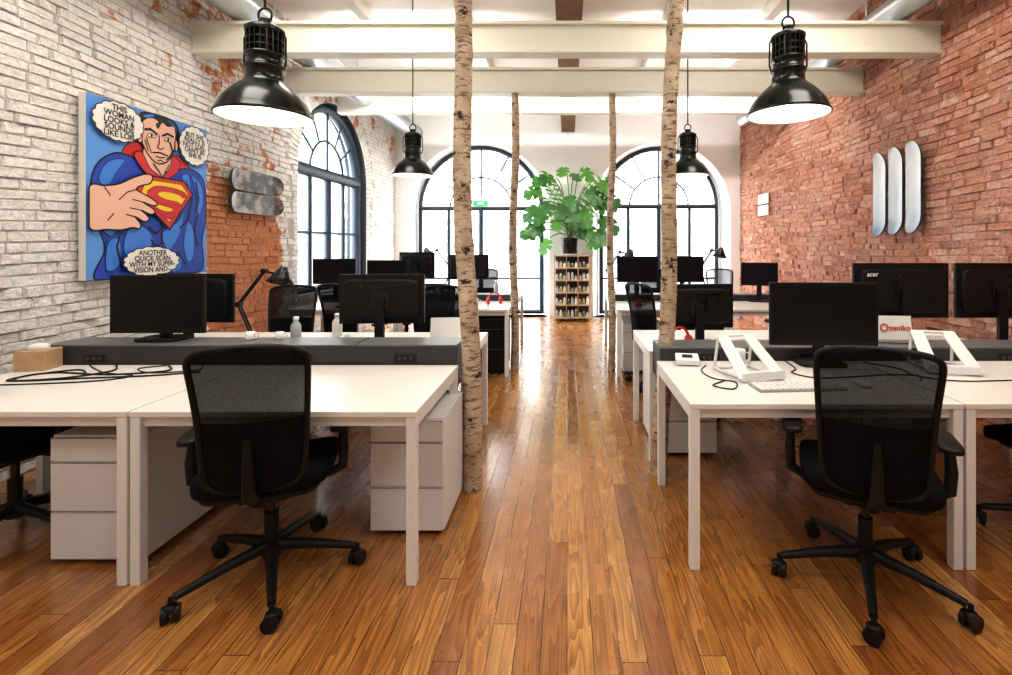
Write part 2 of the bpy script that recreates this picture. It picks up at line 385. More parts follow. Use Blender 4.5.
duct('ventilation_duct',-2.98,3.62,.15,2.0,9.66); duct('ventilation_duct',3.05,3.60,.12,2.0,8.5)
WARM=(1,.95,.88)
for (x,y,e) in((-1.75,-.6,26),(1.75,-.6,26),(-1.75,1.6,40),(1.75,1.6,40),(-1.75,3.75,44),(1.75,3.75,44)):  # added panels above the view, general fill light for the room
    b=MB(); 
    for dx,dy,sx,sy in((-.73,0,.04,1.2),(.73,0,.04,1.2),(0,-.62,1.5,.04),(0,.62,1.5,.04)): b.box((dx,dy,0),(sx,sy,.05),LEGW)
    b.box((0,0,.03),(1.5,1.28,.02),LEGW)
    f=b.done('added_fill_panel',(x,y,ZC-.045))
    L=bpy.data.lights.new('added_fill_light','AREA'); L.shape='RECTANGLE'; L.size=1.35; L.size_y=1.15; L.energy=e; L.color=WARM
    o=bpy.data.objects.new('added_fill_light',L); COL.objects.link(o); o.parent=f; o.location=(0,0,-.01)
# added fill lights hidden on the second beam to brighten end wall and vault
for x in(-1.8,1.8):
    b=MB(); b.box((0,0,.0),(1.6,.10,.10),LEGW)
    for k in(-.6,.6): b.box((k,-.02,-.17),(.02,.02,.26),LEGW)
    f=b.done('added_wash_bar',(x,5.68,3.75))
    L=bpy.data.lights.new('added_wash_light','AREA'); L.shape='RECTANGLE'; L.size=1.5; L.size_y=.08; L.energy=50; L.color=(1,.98,.95)
    o=bpy.data.objects.new('added_wash_light',L); COL.objects.link(o); o.parent=f; o.location=(0,.06,0)
    o.rotation_euler=Vector((0,1,.0)).to_track_quat('-Z','Z').to_euler()
# ---------------------------------------------------------------- outside
FAC=mat('facade_render',(.55,.54,.50),.8,var=.08); PAVE=mat('street_paving',(.32,.31,.30),.8)
FACG=mat('facade_glass',(.07,.085,.095),.4)
simple_box('street_ground',(-30,YB+.42,-.2),(30,40,-.1),PAVE)
b=MB(); b.box((0,22,5),(36,.4,10.2),FAC)
for i in range(-6,7):
    for z in(1.6,5.2,8.4):
        b.box((i*2.4,21.78,z),(1.1,.06,2.0),FACG); b.box((i*2.4,21.74,z),(.08,.06,2.0),FAC); b.box((i*2.4,21.72,z-1.1),(1.5,.3,.12),FAC)
        for k in(-.6,0,.6): b.box((i*2.4,21.73,z+k),(1.1,.05,.05),FAC)
b.box((0,21.7,3.4),(36,.35,.25),FAC); b.done('street_facade')
simple_box('courtyard_ground',(-30,-10,-.2),(-3.75,YB+.42,-.1),PAVE)
# ---------------------------------------------------------------- desks
def make_desk():
    b=MB(); b.box((0,0,.7175),(1.2,.8,.025),DESKW)
    for x in(-1,1):
        for y in(-1,1): b.box((x*.577,y*.377,.3525),(.042,.042,.705),LEGW)
        b.box((x*.577,0,.682),(.04,.72,.045),LEGW)
    for y in(-.36,.36): b.box((0,y,.682),(1.12,.03,.045),LEGW)
    return b
desk_me=None
def desk(x0,y0):
    global desk_me
    if desk_me is None:
        o=make_desk().done('office_desk',(x0+.6,y0+.4,0),bevel=.003); desk_me=o.data
    else: inst(desk_me,'office_desk',(x0+.6,y0+.4,0),bevel=.003)
LX=[-1.83,-3.04]; RX=[.54,1.75]
for x in LX:
    for y in(2.05,3.12,5.3,6.32): desk(x,y)
for x in RX:
    for y in(2.15,3.22,5.3,6.32): desk(x,y)
def cablebox(x0,x1,y0,y1,z0,z1):
    b=MB(); b.box(((x0+x1)/2,(y0+y1)/2,(z0+z1)/2),(x1-x0,y1-y0,z1-z0),GREYBOX)
    n=4; w=(x1-x0)/n
    for i in range(n): b.box((x0+(i+.5)*w,(y0+y1)/2,z1+.004),(w-.008,y1-y0-.006,.008),BOXTOP)
    n=int((x1-x0)/.6)
    for i in range(n):
        xx=x0+(i+.5)*(x1-x0)/n; b.box((xx,y0-.003,(z0+z1)/2+.05),(.13,.006,.05),GREYBOX)
        b.box((xx,y0-.007,(z0+z1)/2+.05),(.12,.004,.042),BLK)
        for k in(-.035,0,.035): b.cyl((xx+k,y0-.008,(z0+z1)/2+.05),(xx+k,y0-.011,(z0+z1)/2+.05),.013,GREYBOX,n=12)
    b.done('cable_trunking',bevel=.003)
cablebox(-3.05,-.64,2.86,3.11,.60,.835); cablebox(.56,2.96,2.96,3.21,.60,.80)
cablebox(-3.05,-.66,6.11,6.31,.60,.80); cablebox(.56,2.96,6.11,6.31,.60,.80)
def pedestal(x0,y0,w=.41,d=.56,h=.575,m=PED,front=-1):
    b=MB(); b.box((0,0,h/2+.012),(w,d,h-.024),m)
    z=h-.005; gaps=[.11,.22,.215]
    for g in gaps:
        b.box((0,front*(d/2+.008),z-g/2),(w-.006,.016,g-.006),m); b.box((0,front*(d/2+.0165),z-.005),(w*.98,.002,.003),BOXTOP); z-=g
    for x in(-1,1):
        for y in(-1,1): b.cyl((x*(w/2-.05),y*(d/2-.06),0),(x*(w/2-.05),y*(d/2-.06),.03),.022,BLK,n=10)
    b.done('drawer_pedestal',(x0+w/2,y0+d/2,0),bevel=.003)
pedestal(-.965,2.42,w=.36,d=.42); pedestal(-2.30,2.20); pedestal(-2.32,3.2)
pedestal(.60,3.32,front=-1)
pedestal(-1.10,5.40,m=BLK,h=.62); pedestal(.62,5.45); pedestal(2.35,3.35)
# ---------------------------------------------------------------- chairs
def make_chair(mm,base_ang=.436,accent=BLK):
    b=MB(); RB=.345
    for i in range(5):
        a=2*pi*i/5+base_ang; c,s=math.cos(a),math.sin(a)
        b.tube([(c*.03,s*.03,.135),(c*.17,s*.17,.118),(c*(RB-.01),s*(RB-.01),.085)],.02,accent,8,rf=lambda i:(.027,.021,.015)[i])
        cx,cy=c*RB,s*RB; b.cyl((cx,cy,.05),(cx,cy,.09),.010,accent,n=8)
        a2=a+1.2; tx,ty=-math.sin(a2),math.cos(a2)
        for k in(-1,1): b.cyl((cx+tx*k*.008,cy+ty*k*.008,.030),(cx+tx*k*.028,cy+ty*k*.028,.030),.030,BLK,n=18)
        b.sup((cx,cy,.048),(.05,.05,.034),BLK,.7,12,6)
    b.cyl((0,0,.09),(0,0,.165),.036,accent); b.cyl((0,0,.16),(0,0,.28),.028,accent); b.cyl((0,0,.27),(0,0,.40),.017,BLKG)
    b.box((0,-.01,.405),(.17,.24,.055),BLK); b.cyl((.08,.05,.405),(.22,.05,.40),.007,BLK,n=8)
    def sf(p):
        q=p.copy(); y=p.y/.24
        q.z+= -.035*max(0,y-.4)**1.5*1.6 + .012*(p.x/.24)**2; return q
    b.sup((0,.02,.468),(.50,.49,.085),FAB,.38,36,12,fn=sf)
    b.sup((0,.0,.436),(.44,.43,.04),BLK,.35,28,8)
    b.tube([(0,-.08,.41),(0,-.20,.42),(0,-.285,.48),(0,-.30,.60),(0,-.305,.70)],.02,BLK,8,rf=lambda i:(.03,.028,.026,.020,.012)[i])
    def S(u,v): # flat-topped back, wider at the top
        w=.170+.035*v; hw=w*max(0,1-abs(2*v-1)**18)**.5*(1-.06*max(0,1-v*4)**2)
        y=-.235-.085*v+.03*math.sin(v*pi)+.045*u*u-.03
        z=.47+.575*v+(.008*(1-u*u) if v>.5 else 0)
        return (hw*u,y,z)
    vv=lambda v:(1-math.cos(pi*((1-math.cos(pi*v))/2)))/2
    b.grid(lambda u,v:S(2*u-1,vv(v)),16,34,mm)
    vs=[vv(i/60) for i in range(61)]
    per=[S(1,v) for v in vs]+[S(-1,v) for v in reversed(vs[1:-1])]
    P=[per[0]]
    for p in per[1:]:
        if (Vector(p)-Vector(P[-1])).length>.008: P.append(p)
    b.tube(P,.012,BLK,8,closed=True)
    b.grid(lambda u,v:tuple(Vector(S((2*u-1)*.97,.03+.46*v))+Vector((0,.010,0))),12,8,FAB)
    for k in(-1,1):
        b.tube([(k*.12,-.02,.425),(k*.24,-.02,.428),(k*.285,-.02,.45),(k*.29,-.02,.53),(k*.285,-.01,.62)],.018,BLK,8,rf=lambda i:(.014,.020,.022,.022,.018)[i])
        b.sup((k*.28,.02,.635),(.085,.25,.032),BLK,.5,20,8)
    return b
first=make_chair(MESHB,math.radians(-3)).done('office_chair',(-1.275,2.12,0),16); CH=first.data
make_chair(MESHB,math.radians(51)).done('office_chair',(1.258,2.07,0),-24)
def chair(x,y,r,me=None): inst(me or CH,'office_chair',(x,y,0),r)
chair(-2.72,2.42,-8); chair(2.42,2.36,10)
chair(-1.2,4.28,172); chair(-2.5,4.3,190); chair(1.3,4.32,188); chair(2.6,4.35,175)
chair(-1.35,5.05,10); chair(-2.15,5.0,-15); chair(.95,4.98,-60); chair(2.4,5.1,15)
chair(-1.3,7.5,180); chair(1.3,7.5,165)
g=make_chair(MESHG); g.done('office_chair',(2.35,7.45,0),170)
# ---------------------------------------------------------------- monitors
def text(parent,body,size,loc,m,rot=(0,0,0),sx=1,spacing=1,name='lettering'):
    c=bpy.data.curves.new(name,'FONT'); c.body=body; c.size=size; c.align_x='CENTER'; c.align_y='CENTER'; c.space_line=spacing; c.offset=size*.02
    c.materials.append(m); o=bpy.data.objects.new(name,c); COL.objects.link(o); o.parent=parent; o.location=loc; o.rotation_euler=rot; o.scale=(sx,1,1); return o
def monitor(x,y,z,rz=0,w=.55,h=.335,lift=.085):
    b=MB(); zc=lift+h/2
    b.box((0,0,zc),(w,.022,h),BLK); b.box((0,-.0115,zc+.006),(w-.024,.002,h-.036),SCREEN)
    b.sup((0,.022,zc),(w*.90,.045,h*.80),BLK,.25,28,8)
    b.box((0,.048,zc),(.12,.012,.12),BLKG)
    b.box((0,.060,(zc)/2+.01),(.06,.026,zc),BLK)
    b.sup((0,.045,.011),(.27,.20,.022),BLK,.45,28,8)
    for k in range(13): b.box((-.15+.025*k,.0445,zc+h*.27),(.012,.003,.02),BLKG)
    return b.done('computer_monitor',(x,y,z),rz,bevel=.002)
TD=.73; TB=.843
monitor(-2.48,2.98,TB,0,.57,.35,.05); monitor(-2.54,3.36,TD,176,.55,.33,.17); monitor(-1.24,3.30,TD,183,.56,.33,.17)
monitor(1.47,2.82,TD,-4,.60,.36,.12); m2=monitor(2.32,3.42,TD,180,.66,.38,.19); monitor(2.98,3.42,TD,180,.56,.38,.19); monitor(.92,3.48,TD,184,.52,.31,.11)
text(m2,"acer",.045,(.22,.048,.19+.38*.80),PAPER,rot=(pi/2,0,pi))
monitor(-2.84,6.0,TD,8,.5,.31,.22); monitor(-2.2,6.0,TD,-6,.5,.31,.2); monitor(-1.3,6.5,TD,180,.53,.33,.24)
monitor(.86,6.0,TD,0,.5,.32,.24); monitor(1.42,6.0,TD,0,.5,.32,.24); monitor(2.35,6.0,TD,-20,.42,.28,.2)
monitor(-2.0,6.55,TD,170,.5,.34,.26)
# ---------------------------------------------------------------- pendant lamps
def pendant(x,y,z,s=.92):
    b=MB(); R=.225; b.T=Matrix.Diagonal((s,s,1,1))
    prof=[(R,0),(R+.006,.006),(R,.014),(.215,.035),(.195,.072),(.165,.108),(.132,.138),(.106,.158),(.094,.172),(.090,.185),(.088,.225),(.098,.229),(.098,.239),(.084,.243),(.082,.285),(.093,.289),(.093,.300),(.070,.304)]
    b.lathe(prof,(0,0,0),LAMPG,48)
    b.lathe([(.07,.304),(.07,.40)],(0,0,0),BLK,32)
    for i in range(20):
        a=2*pi*i/20; b.box((.080*math.cos(a),.080*math.sin(a),.352),(.018,.007,.10),LAMPG,rot=(0,0,a))
    for zz in(.33,.365): b.lathe([(.086,zz-.004),(.09,zz),(.086,zz+.004)],(0,0,0),LAMPG,32)
    b.lathe([(.090,.400),(.093,.405),(.093,.42),(.07,.435),(.035,.445),(.03,.47),(0,.472)],(0,0,0),LAMPG,32)
    b.tube([(.035*math.cos(t),0,.49+.035*math.sin(t)) for t in [2*pi*i/16 for i in range(16)]],.006,BLK,6,closed=True)
    top=(ZC-.003-z)
    b.tube([(0,0,.52),(0,0,top)],.007,BLK,6)
    b.cyl((0,0,top-.05),(0,0,top),.05,BLK)
    b.lathe([(R-.004,.001),(.211,.032),(.190,.068),(.160,.103),(.128,.132),(.10,.152),(.06,.165),(0,.167)],(0,0,0),LAMPI,48)
    b.lathe([(0,.035),(.03,.04),(.045,.06),(.045,.08),(.03,.11),(.02,.16)],(0,0,0),BULB,20)
    for k in(-1,1): b.tube([(k*.098,0,.232),(k*.108,0,.26),(k*.108,0,.38),(k*.09,0,.412)],.005,BLK,6)
    b.done('pendant_lamp',(x,y,z))
pendant(-1.445,2.35,2.035); pendant(1.18,2.62,2.12); pendant(-1.57,5.0,2.13); pendant(1.23,5.0,2.13)
# ---------------------------------------------------------------- birch poles
def birch(x0,y0,x1,y1,z1,r,seed):
    rnd=random.Random(seed); b=MB(); n=60; ph=rnd.random()*6
    pts=[];rad=[]
    for i in range(n+1):
        t=i/n; pts.append(((x1-x0)*t+.012*math.sin(t*7+ph)*math.sin(pi*t)*2,(y1-y0)*t,z1*t)); rad.append(r*(1.06-.14*t)*(1+.03*(rnd.random()-.5)+ (0.10 if rnd.random()<.07 else 0)))
    b.tube(pts,r,BIRCH,20,rf=lambda i:rad[i])
    for k in range(7):
        i=rnd.randint(4,n-4); a=rnd.random()*6.28; p=pts[i]
        b.sup((p[0]+math.cos(a)*r*.85,p[1]+math.sin(a)*r*.85,p[2]),(.03,.03,.035),BIRCH,.9,10,6)
    b.done('birch_pole',(x0,y0,0))
birch(-.555,2.88,-.64,2.97,3.155,.054,1); birch(.575,3.08,.68,3.0,3.155,.048,2)
birch(-.60,5.62,-.60,5.66,3.155,.044,3); birch(.51,5.62,.52,5.66,3.155,.040,4)
# ---------------------------------------------------------------- comic painting
def smooth_poly(pts,k=6):
    n=len(pts);out=[]
    for i in range(n):
        p0,p1,p2,p3=[Vector(pts[(i+j)%n]) for j in(-1,0,1,2)]
        for s in range(k):
            t=s/k; out.append(.5*((2*p1)+(-p0+p2)*t+(2*p0-5*p1+4*p2-p3)*t*t+(-p0+3*p1-3*p2+p3)*t**3))
    return [(min(1,max(0,p.x)),min(1,max(0,p.y))) for p in out]
PW,PH=1.13,1.30
pb=MB(); LAY=[.026]
pb.box((PW/2,PH/2,0),(PW,PH,.05),PWHT); pb.add([(0,0,.0255),(PW,0,.0255),(PW,PH,.0255),(0,PH,.0255)],[(0,1,2,3)],PBG)
def ribbon(pts,w,closed=True):
    z=LAY[0]; n=len(pts)
    for i in range(n if closed else n-1):
        a=Vector((pts[i][0]*PW,pts[i][1]*PH)); c=Vector((pts[(i+1)%n][0]*PW,pts[(i+1)%n][1]*PH))
        d=c-a
        if d.length<1e-5: continue
        d.normalize(); o=Vector((-d.y,d.x))*w/2; a=a-d*w*.3; c=c+d*w*.3
        pb.add([(*(a-o),z),(*(c-o),z),(*(c+o),z),(*(a+o),z)],[(0,1,2,3)],PBLK)
    LAY[0]+=.0003
def shape(pts,m,sm=True,line=.008,tf=None):
    if tf: pts=[tf(p) for p in pts]
    P=smooth_poly(pts) if sm else pts
    A=sum(P[i][0]*P[(i+1)%len(P)][1]-P[(i+1)%len(P)][0]*P[i][1] for i in range(len(P)))
    if A<0: P=P[::-1]
    pb.add([(p[0]*PW,p[1]*PH,LAY[0]) for p in P],[tuple(range(len(P)))],m); LAY[0]+=.0003
    if line: ribbon(P,line)
def line(pts,w=.008,tf=None):
    if tf: pts=[tf(p) for p in pts]
    ribbon(pts,w,False)
shape([(.18,.58),(.22,.69),(.29,.78),(.37,.80),(.43,.74),(.40,.66),(.30,.60)],PRED)
shape([(.60,.70),(.66,.77),(.74,.76),(.82,.70),(.84,.60),(.70,.60)],PRED)
shape([(.04,.36),(.03,.52),(.08,.64),(.20,.71),(.34,.70),(.46,.66),(.56,.63),(.66,.67),(.82,.70),(.95,.66),(.99,.55),(.99,.36),(.95,.22),(.95,.02),(.70,0.0),(.40,0.0),(.06,0.0),(.12,.16),(.08,.28)],PBL,line=.012)
for pl in ([(.08,.55),(.14,.65),(.26,.68),(.20,.60),(.14,.52)],[(.84,.66),(.94,.60),(.96,.48),(.91,.40),(.89,.54)],[(.80,.34),(.86,.28),(.86,.12),(.80,.08),(.76,.2)],
           [(.56,.26),(.70,.34),(.76,.40),(.72,.26),(.62,.16)],[(.28,.27),(.40,.30),(.48,.22),(.38,.10),(.26,.14)],[(.06,.42),(.10,.34),(.2,.3),(.16,.24),(.08,.3)],[(.14,.2),(.22,.22),(.22,.08),(.13,.05)],
           [(.74,.64),(.80,.66),(.82,.58),(.80,.56)],[(.66,.10),(.74,.12),(.72,.03),(.64,.02)]):
    shape(pl,PLB,line=.004)
for ln in ([(.55,.33),(.56,.2),(.54,.05)],[(.78,.62),(.84,.5),(.80,.36),(.72,.30)],[(.24,.3),(.20,.18),(.24,.04)],[(.62,.1),(.70,.14),(.78,.06)],[(.9,.4),(.86,.3),(.9,.18)],[(.38,.14),(.46,.10),(.52,.14)],[(.88,.62),(.91,.5),(.87,.42)],[(.1,.5),(.13,.42),(.2,.38)],[(.44,.3),(.5,.26),(.56,.3)],[(.46,.22),(.51,.18),(.56,.21)]): line(ln,.014)
H=lambda p:(.535+(p[0]-.535)*1.14-.012,.64+(p[1]-.64)*1.0)
shape([(.44,.78),(.43,.70),(.48,.64),(.555,.61),(.63,.68),(.635,.78)],SKIN,tf=H)
shape([(.36,.72),(.41,.745),(.47,.66),(.54,.615),(.50,.60),(.42,.64)],PRED,tf=H); shape([(.64,.76),(.70,.73),(.68,.66),(.58,.60),(.56,.615),(.62,.68)],PRED,tf=H)
shape([(.405,.93),(.41,.82),(.435,.765),(.49,.71),(.545,.695),(.60,.72),(.645,.78),(.66,.85),(.665,.93),(.62,.985),(.46,.985)],SKIN,line=.01,tf=H)
shape([(.38,.86),(.375,.93),(.41,.985),(.50,.999),(.60,.999),(.67,.98),(.70,.92),(.68,.85),(.665,.90),(.65,.95),(.60,.94),(.56,.955),(.53,.91),(.51,.935),(.53,.955),(.48,.965),(.43,.94),(.405,.90)],PBLK,line=0,tf=H)
for pl in([(.42,.965),(.47,.985),(.50,.985),(.45,.96)],[(.60,.985),(.65,.965),(.67,.93),(.64,.96)]): shape(pl,PLB,line=0,tf=H)
shape([(.385,.87),(.375,.83),(.39,.80),(.41,.81),(.41,.86)],SKIN,tf=H); shape([(.67,.87),(.685,.84),(.675,.80),(.66,.81),(.66,.86)],SKIN,tf=H)
for ln,w in (([(.43,.885),(.47,.895),(.52,.875)],.018),([(.56,.875),(.60,.895),(.645,.885)],.018),([(.535,.87),(.535,.82),(.52,.795),(.545,.785),(.57,.80)],.008),([(.485,.755),(.54,.765),(.60,.755)],.011),([(.51,.738),(.54,.733),(.575,.74)],.008),([(.62,.84),(.64,.79),(.61,.74)],.016),([(.44,.84),(.46,.79),(.475,.75)],.008),([(.52,.71),(.545,.718),(.57,.71)],.007),([(.49,.69),(.53,.65),(.55,.62)],.010),([(.61,.70),(.58,.65),(.565,.62)],.010),([(.43,.82),(.45,.76)],.008),([(.59,.73),(.63,.77)],.012)): line(ln,w,tf=H)
for ex in(.475,.60):
    shape([(ex-.03,.855),(ex,.87),(ex+.03,.855),(ex,.845)],PWHT,line=.005,tf=H); shape([(ex-.01,.857),(ex,.868),(ex+.01,.857),(ex,.847)],PBLK,line=0,tf=H)
shape([(.38,.61),(.74,.61),(.83,.53),(.61,.29),(.32,.50)],PRED,sm=False,line=.014)
shape([(.41,.585),(.72,.585),(.785,.525),(.605,.335),(.37,.505)],PYEL,sm=False,line=.004)
E=lambda p:(.60+(p[0]-.585)*1.15,.455+(p[1]-.475)*1.1)
shape([(.44,.54),(.50,.565),(.62,.565),(.71,.55),(.735,.525),(.70,.515),(.67,.53),(.58,.54),(.52,.535),(.50,.515),(.56,.495),(.66,.485),(.69,.455),(.66,.415),(.60,.385),(.55,.395),(.49,.44),(.53,.43),(.58,.425),(.62,.435),(.60,.45),(.50,.465),(.44,.49),(.425,.515)],PRED,line=.004,tf=E)
HD=lambda p:(p[0],p[1]-.035)
shape([(.0,.32),(.0,.53),(.10,.55),(.20,.57),(.30,.615),(.40,.65),(.455,.645),(.44,.60),(.36,.575),(.33,.55),(.40,.525),(.47,.50),(.50,.475),(.46,.465),(.38,.48),(.44,.455),(.48,.43),(.45,.41),(.37,.43),(.41,.405),(.43,.38),(.39,.365),(.32,.39),(.36,.35),(.35,.32),(.30,.325),(.22,.31),(.12,.31)],SKIN,line=.011,tf=HD)
for ln in ([(.38,.48),(.30,.49)],[(.37,.43),(.28,.44)],[(.32,.39),(.25,.40)],[(.33,.55),(.26,.53),(.2,.48)],[(.10,.54),(.14,.50)],[(.12,.36),(.16,.40)]): line(ln,.008,tf=HD)
def cloud(cx,cy,rx,ry,n=16):
    P=[]
    for i in range(n*4):
        a=2*pi*i/(n*4); k=1+.07*abs(math.sin(a*n/2)); P.append((min(.998,max(.002,cx+rx*k*math.cos(a))),min(.998,max(.002,cy+ry*k*math.sin(a)))))
    shape(P,PWHT,sm=False,line=.007)
cloud(.20,.885,.175,.105); cloud(.845,.86,.145,.125); cloud(.46,.09,.22,.085)
art=pb.done('comic_painting',(-XW+.062,3.38,1.18)); art.rotation_euler=(pi/2,0,pi/2)
text(art,"THIS\nWOMAN\nLOOKS &\nSOUNDS\nLIKE LOIS",.060,(.20*PW,.885*PH,LAY[0]+.001),PBLK,spacing=.8)
text(art,"BUT SHE\nREALLY IS\nNOT LOIS..\nCAN'T BE\nSHE IS",.055,(.845*PW,.86*PH,LAY[0]+.001),PBLK,spacing=.8)
text(art,"ANOTHER\nQUICK SCAN\nWITH MY SUPER-\nVISION AND--",.056,(.46*PW,.09*PH,LAY[0]+.001),PBLK,spacing=.8)
# ---------------------------------------------------------------- wall skateboards
def deck_print():
    m,nt,b=new_mat('deck_photo_print'); tc=nt.nodes.new('ShaderNodeTexCoord')
    n=noise(nt,tc.outputs['Object'],7,3,.6); cr=nt.nodes.new('ShaderNodeValToRGB'); nt.links.new(n,cr.inputs[0])
    e=cr.color_ramp.elements; e[0].position=.42; e[0].color=(.03,.027,.027,1); e[1].position=.62; e[1].color=(.42,.33,.28,1); x=e.new(.5); x.color=(.14,.11,.10,1)
    nt.links.new(cr.outputs[0],b.inputs['Base Color']); b.inputs['Roughness'].default_value=.35; return m
def deck_grad():
    m,nt,b=new_mat('silver_blue_deck'); tc=nt.nodes.new('ShaderNodeTexCoord'); sp=nt.nodes.new('ShaderNodeSeparateXYZ'); nt.links.new(tc.outputs['Object'],sp.inputs[0])
    f=math_node(nt,'ADD',math_node(nt,'MULTIPLY',sp.outputs['Y'],1.1),math_node(nt,'MULTIPLY',noise(nt,tc.outputs['Object'],3,3),.5))
    cr=nt.nodes.new('ShaderNodeValToRGB'); nt.links.new(f,cr.inputs[0]); e=cr.color_ramp.elements
    e[0].position=.25; e[0].color=(.16,.25,.36,1); e[1].position=.9; e[1].color=(.66,.68,.70,1); x=e.new(.45); x.color=(.50,.55,.60,1)
    nt.links.new(cr.outputs[0],b.inputs['Base Color']); b.inputs['Roughness'].default_value=.3; return m
DECK1=deck_print(); DECKS=deck_grad(); DECKD=mat('deck_blue_shadow',(.03,.05,.09),.4)
def deck(b,cu,cv,l,w,m,horizontal):
    n=40
    def pt(t,s):
        hw=w/2*max(0,1-abs(t)**9)**.5
        n_=.045+.05*max(0,abs(t)-.68)**1.3*3+.012*s*s
        a,c=t*l/2,s*hw
        return (cu+a,cv+c,n_) if horizontal else (cu+c,cv+a,n_)
    b.grid(lambda u,v:pt(-math.cos(pi*u),2*v-1),n,6,m)
    b.grid(lambda u,v:tuple(Vector(pt(-math.cos(pi*u),2*v-1))-Vector((0,0,.013))),n,6,DECKD)
    for s in(-1,1): b.grid(lambda u,v:tuple(Vector(pt(-math.cos(pi*u),s))-Vector((0,0,.013*v))),n,1,DECKD)
    for t in(-.45,.45):
        c=pt(t,0); b.cyl((c[0],c[1],0),(c[0],c[1],c[2]-.01),.012,BLK,n=8)
b=MB(); deck(b,.42,.34,.88,.215,DECK1,True); deck(b,.42,.11,.88,.215,DECK1,True)
o=b.done('skateboard_wall_art',(-XW+.032,4.82,1.75)); o.rotation_euler=(pi/2,0,pi/2)
b=MB()
for i in range(3): deck(b,.11+i*.255,.43+.012*i,.88,.205,DECKS,False)
o=b.done('skateboard_wall_art',(XW-.032,5.32,1.53)); o.rotation_euler=(pi/2,0,-pi/2)
b=MB()
for k in(0,1): b.box((0,0,k*.2),(.02,.42,.17),PAPER); b.box((-.012,0,k*.2),(.004,.34,.10),PWHT)
b.done('wall_notice',(XW-.022,8.45,2.02),bevel=.004)
b=MB(); b.box((0,0,0),(.30,.03,.12),GREEN); b.box((0,-.017,0),(.12,.004,.05),PAPER); b.box((0,.0,.09),(.03,.02,.06),ALU); b.done('exit_sign',(-1.75,YB+.24,2.27))
# ---------------------------------------------------------------- plant
b=MB(); 
def leafshape(b,base,d,up,L,m,cuts=6):
    d=Vector(d).normalized(); sd=d.cross(Vector(up)).normalized(); nn=sd.cross(d)
    pts=[]; n=80
    for i in range(n):
        a=-pi+2*pi*i/n
        r=.5*(1+.12*math.cos(a))*(1-.30*math.exp(-((abs(a)-pi)/.28)**2)) 
        if cuts and .3<abs(a)<2.6:
            r*=1-.58*max(0,math.sin(abs(a)*cuts*1.25))**4
        pts.append((.48+r*math.cos(a),r*math.sin(a)*.84))
    V=[]
    for rr in(.0,.5,1):
        for x,y in pts:
            X=.45+(x-.45)*rr; Y=y*rr
            V.append(Vector(base)+d*X*L+sd*Y*L+nn*L*(-.22*X*X+.10*abs(Y)-.25*Y*Y))
    F=[]
    for k in range(2):
        for i in range(n): F.append((k*n+i,k*n+(i+1)%n,(k+1)*n+(i+1)%n,(k+1)*n+i))
    b.add(V,F,m,True)
rnd=random.Random(5)
b.lathe([(0,0),(.13,0),(.155,.05),(.17,.28),(.175,.30),(.155,.30),(.15,.26),(0,.26)],(0,0,0),BLKG,32)
LT=[(-.64,1.10,.46),(-.72,.78,.46),(-.62,.46,.44),(-.46,.18,.36),(-.42,.84,.42),(-.34,1.30,.40),(-.22,.58,.38),(0,1.0,.40),(.10,1.40,.38),(.24,.74,.42),
    (.40,1.12,.44),(.54,.84,.46),(.60,1.24,.42),(.68,.58,.46),(.54,.32,.42),(.40,.10,.34),(.15,.44,.38),(-.15,.82,.36),(.32,.44,.38),(-.5,.62,.38),(.05,.66,.36),(-.12,1.52,.34),(.64,.22,.36),(-.72,.32,.38),(.30,1.50,.34),(-.54,1.36,.36),(.74,.95,.40)]
for i,(lx,lz,L_) in enumerate(LT):
    ly=rnd.uniform(-.30,.04); lz+=.12
    p0=Vector((rnd.uniform(-.06,.06),rnd.uniform(-.06,.06),.26)); p2=Vector((lx*.80,ly,lz)); p1=Vector((lx*.3,ly*.3,max(lz,.4)*.9+.12))
    b.tube([p0*(1-t)**2+p1*2*t*(1-t)+p2*t*t for t in[k/8 for k in range(9)]],.009,STEM,6)
    d=Vector((lx*1.1,-.35+rnd.uniform(-.15,.15),-.50+rnd.uniform(-.3,.45)))
    leafshape(b,p2,d,(rnd.uniform(-.4,.4),-.8,.6),L_*rnd.uniform(.82,1.0),LEAF if i%3 else LEAF2)
for i in range(7):
    a=(-.3,.3,2.9,3.4,-.1,.8,2.3)[i]; h=(1.55,1.45,1.45,1.1,1.1,1.6,1.6)[i]
    P=[Vector((math.cos(a)*.62*t*t+.02,-.20*t*t-.02,.28+h*(t-.25*t*t))) for t in[k/12 for k in range(13)]]
    b.tube(P,.006,STEM,5)
    for k in range(4,13):
        for sg in(-1,1):
            dd=Vector((math.cos(a)*.6+sg*.25,-.15,-.45*sg-.25)); base=P[k]; w=Vector((.016,0,.018))
            b.add([base,base+dd*.12+w,base+dd*.26,base+dd*.12-w],[(0,1,2,3)],LEAF2)
b.done('potted_monstera',(.06,9.30,1.262))
b=MB(); W=.68; H_=1.24; D=.30
for x in(-1,1): 
    for y in(-1,1): b.box((x*(W/2-.012),y*(D/2-.012),H_/2),(.024,.024,H_),WOODL)
for k in range(6): b.box((0,0,.06+k*(H_-.08)/5),(W,D,.02),WOODL)
for x in(-.11,.11): b.box((x,0,H_/2),(.012,D-.02,H_-.04),WOODL)
b.box((0,D/2-.005,H_/2),(W,.01,H_-.02),GREYBOX)
b.done('open_shelf',(.10,9.36,0),bevel=.002)
b=MB(); cols_=[mat('jar_green',(.16,.24,.14),.3),mat('jar_cream',(.62,.58,.48),.35),mat('jar_white',(.75,.74,.70),.3),mat('jar_silver',(.48,.49,.50),.3),mat('jar_ochre',(.45,.35,.18),.3)]
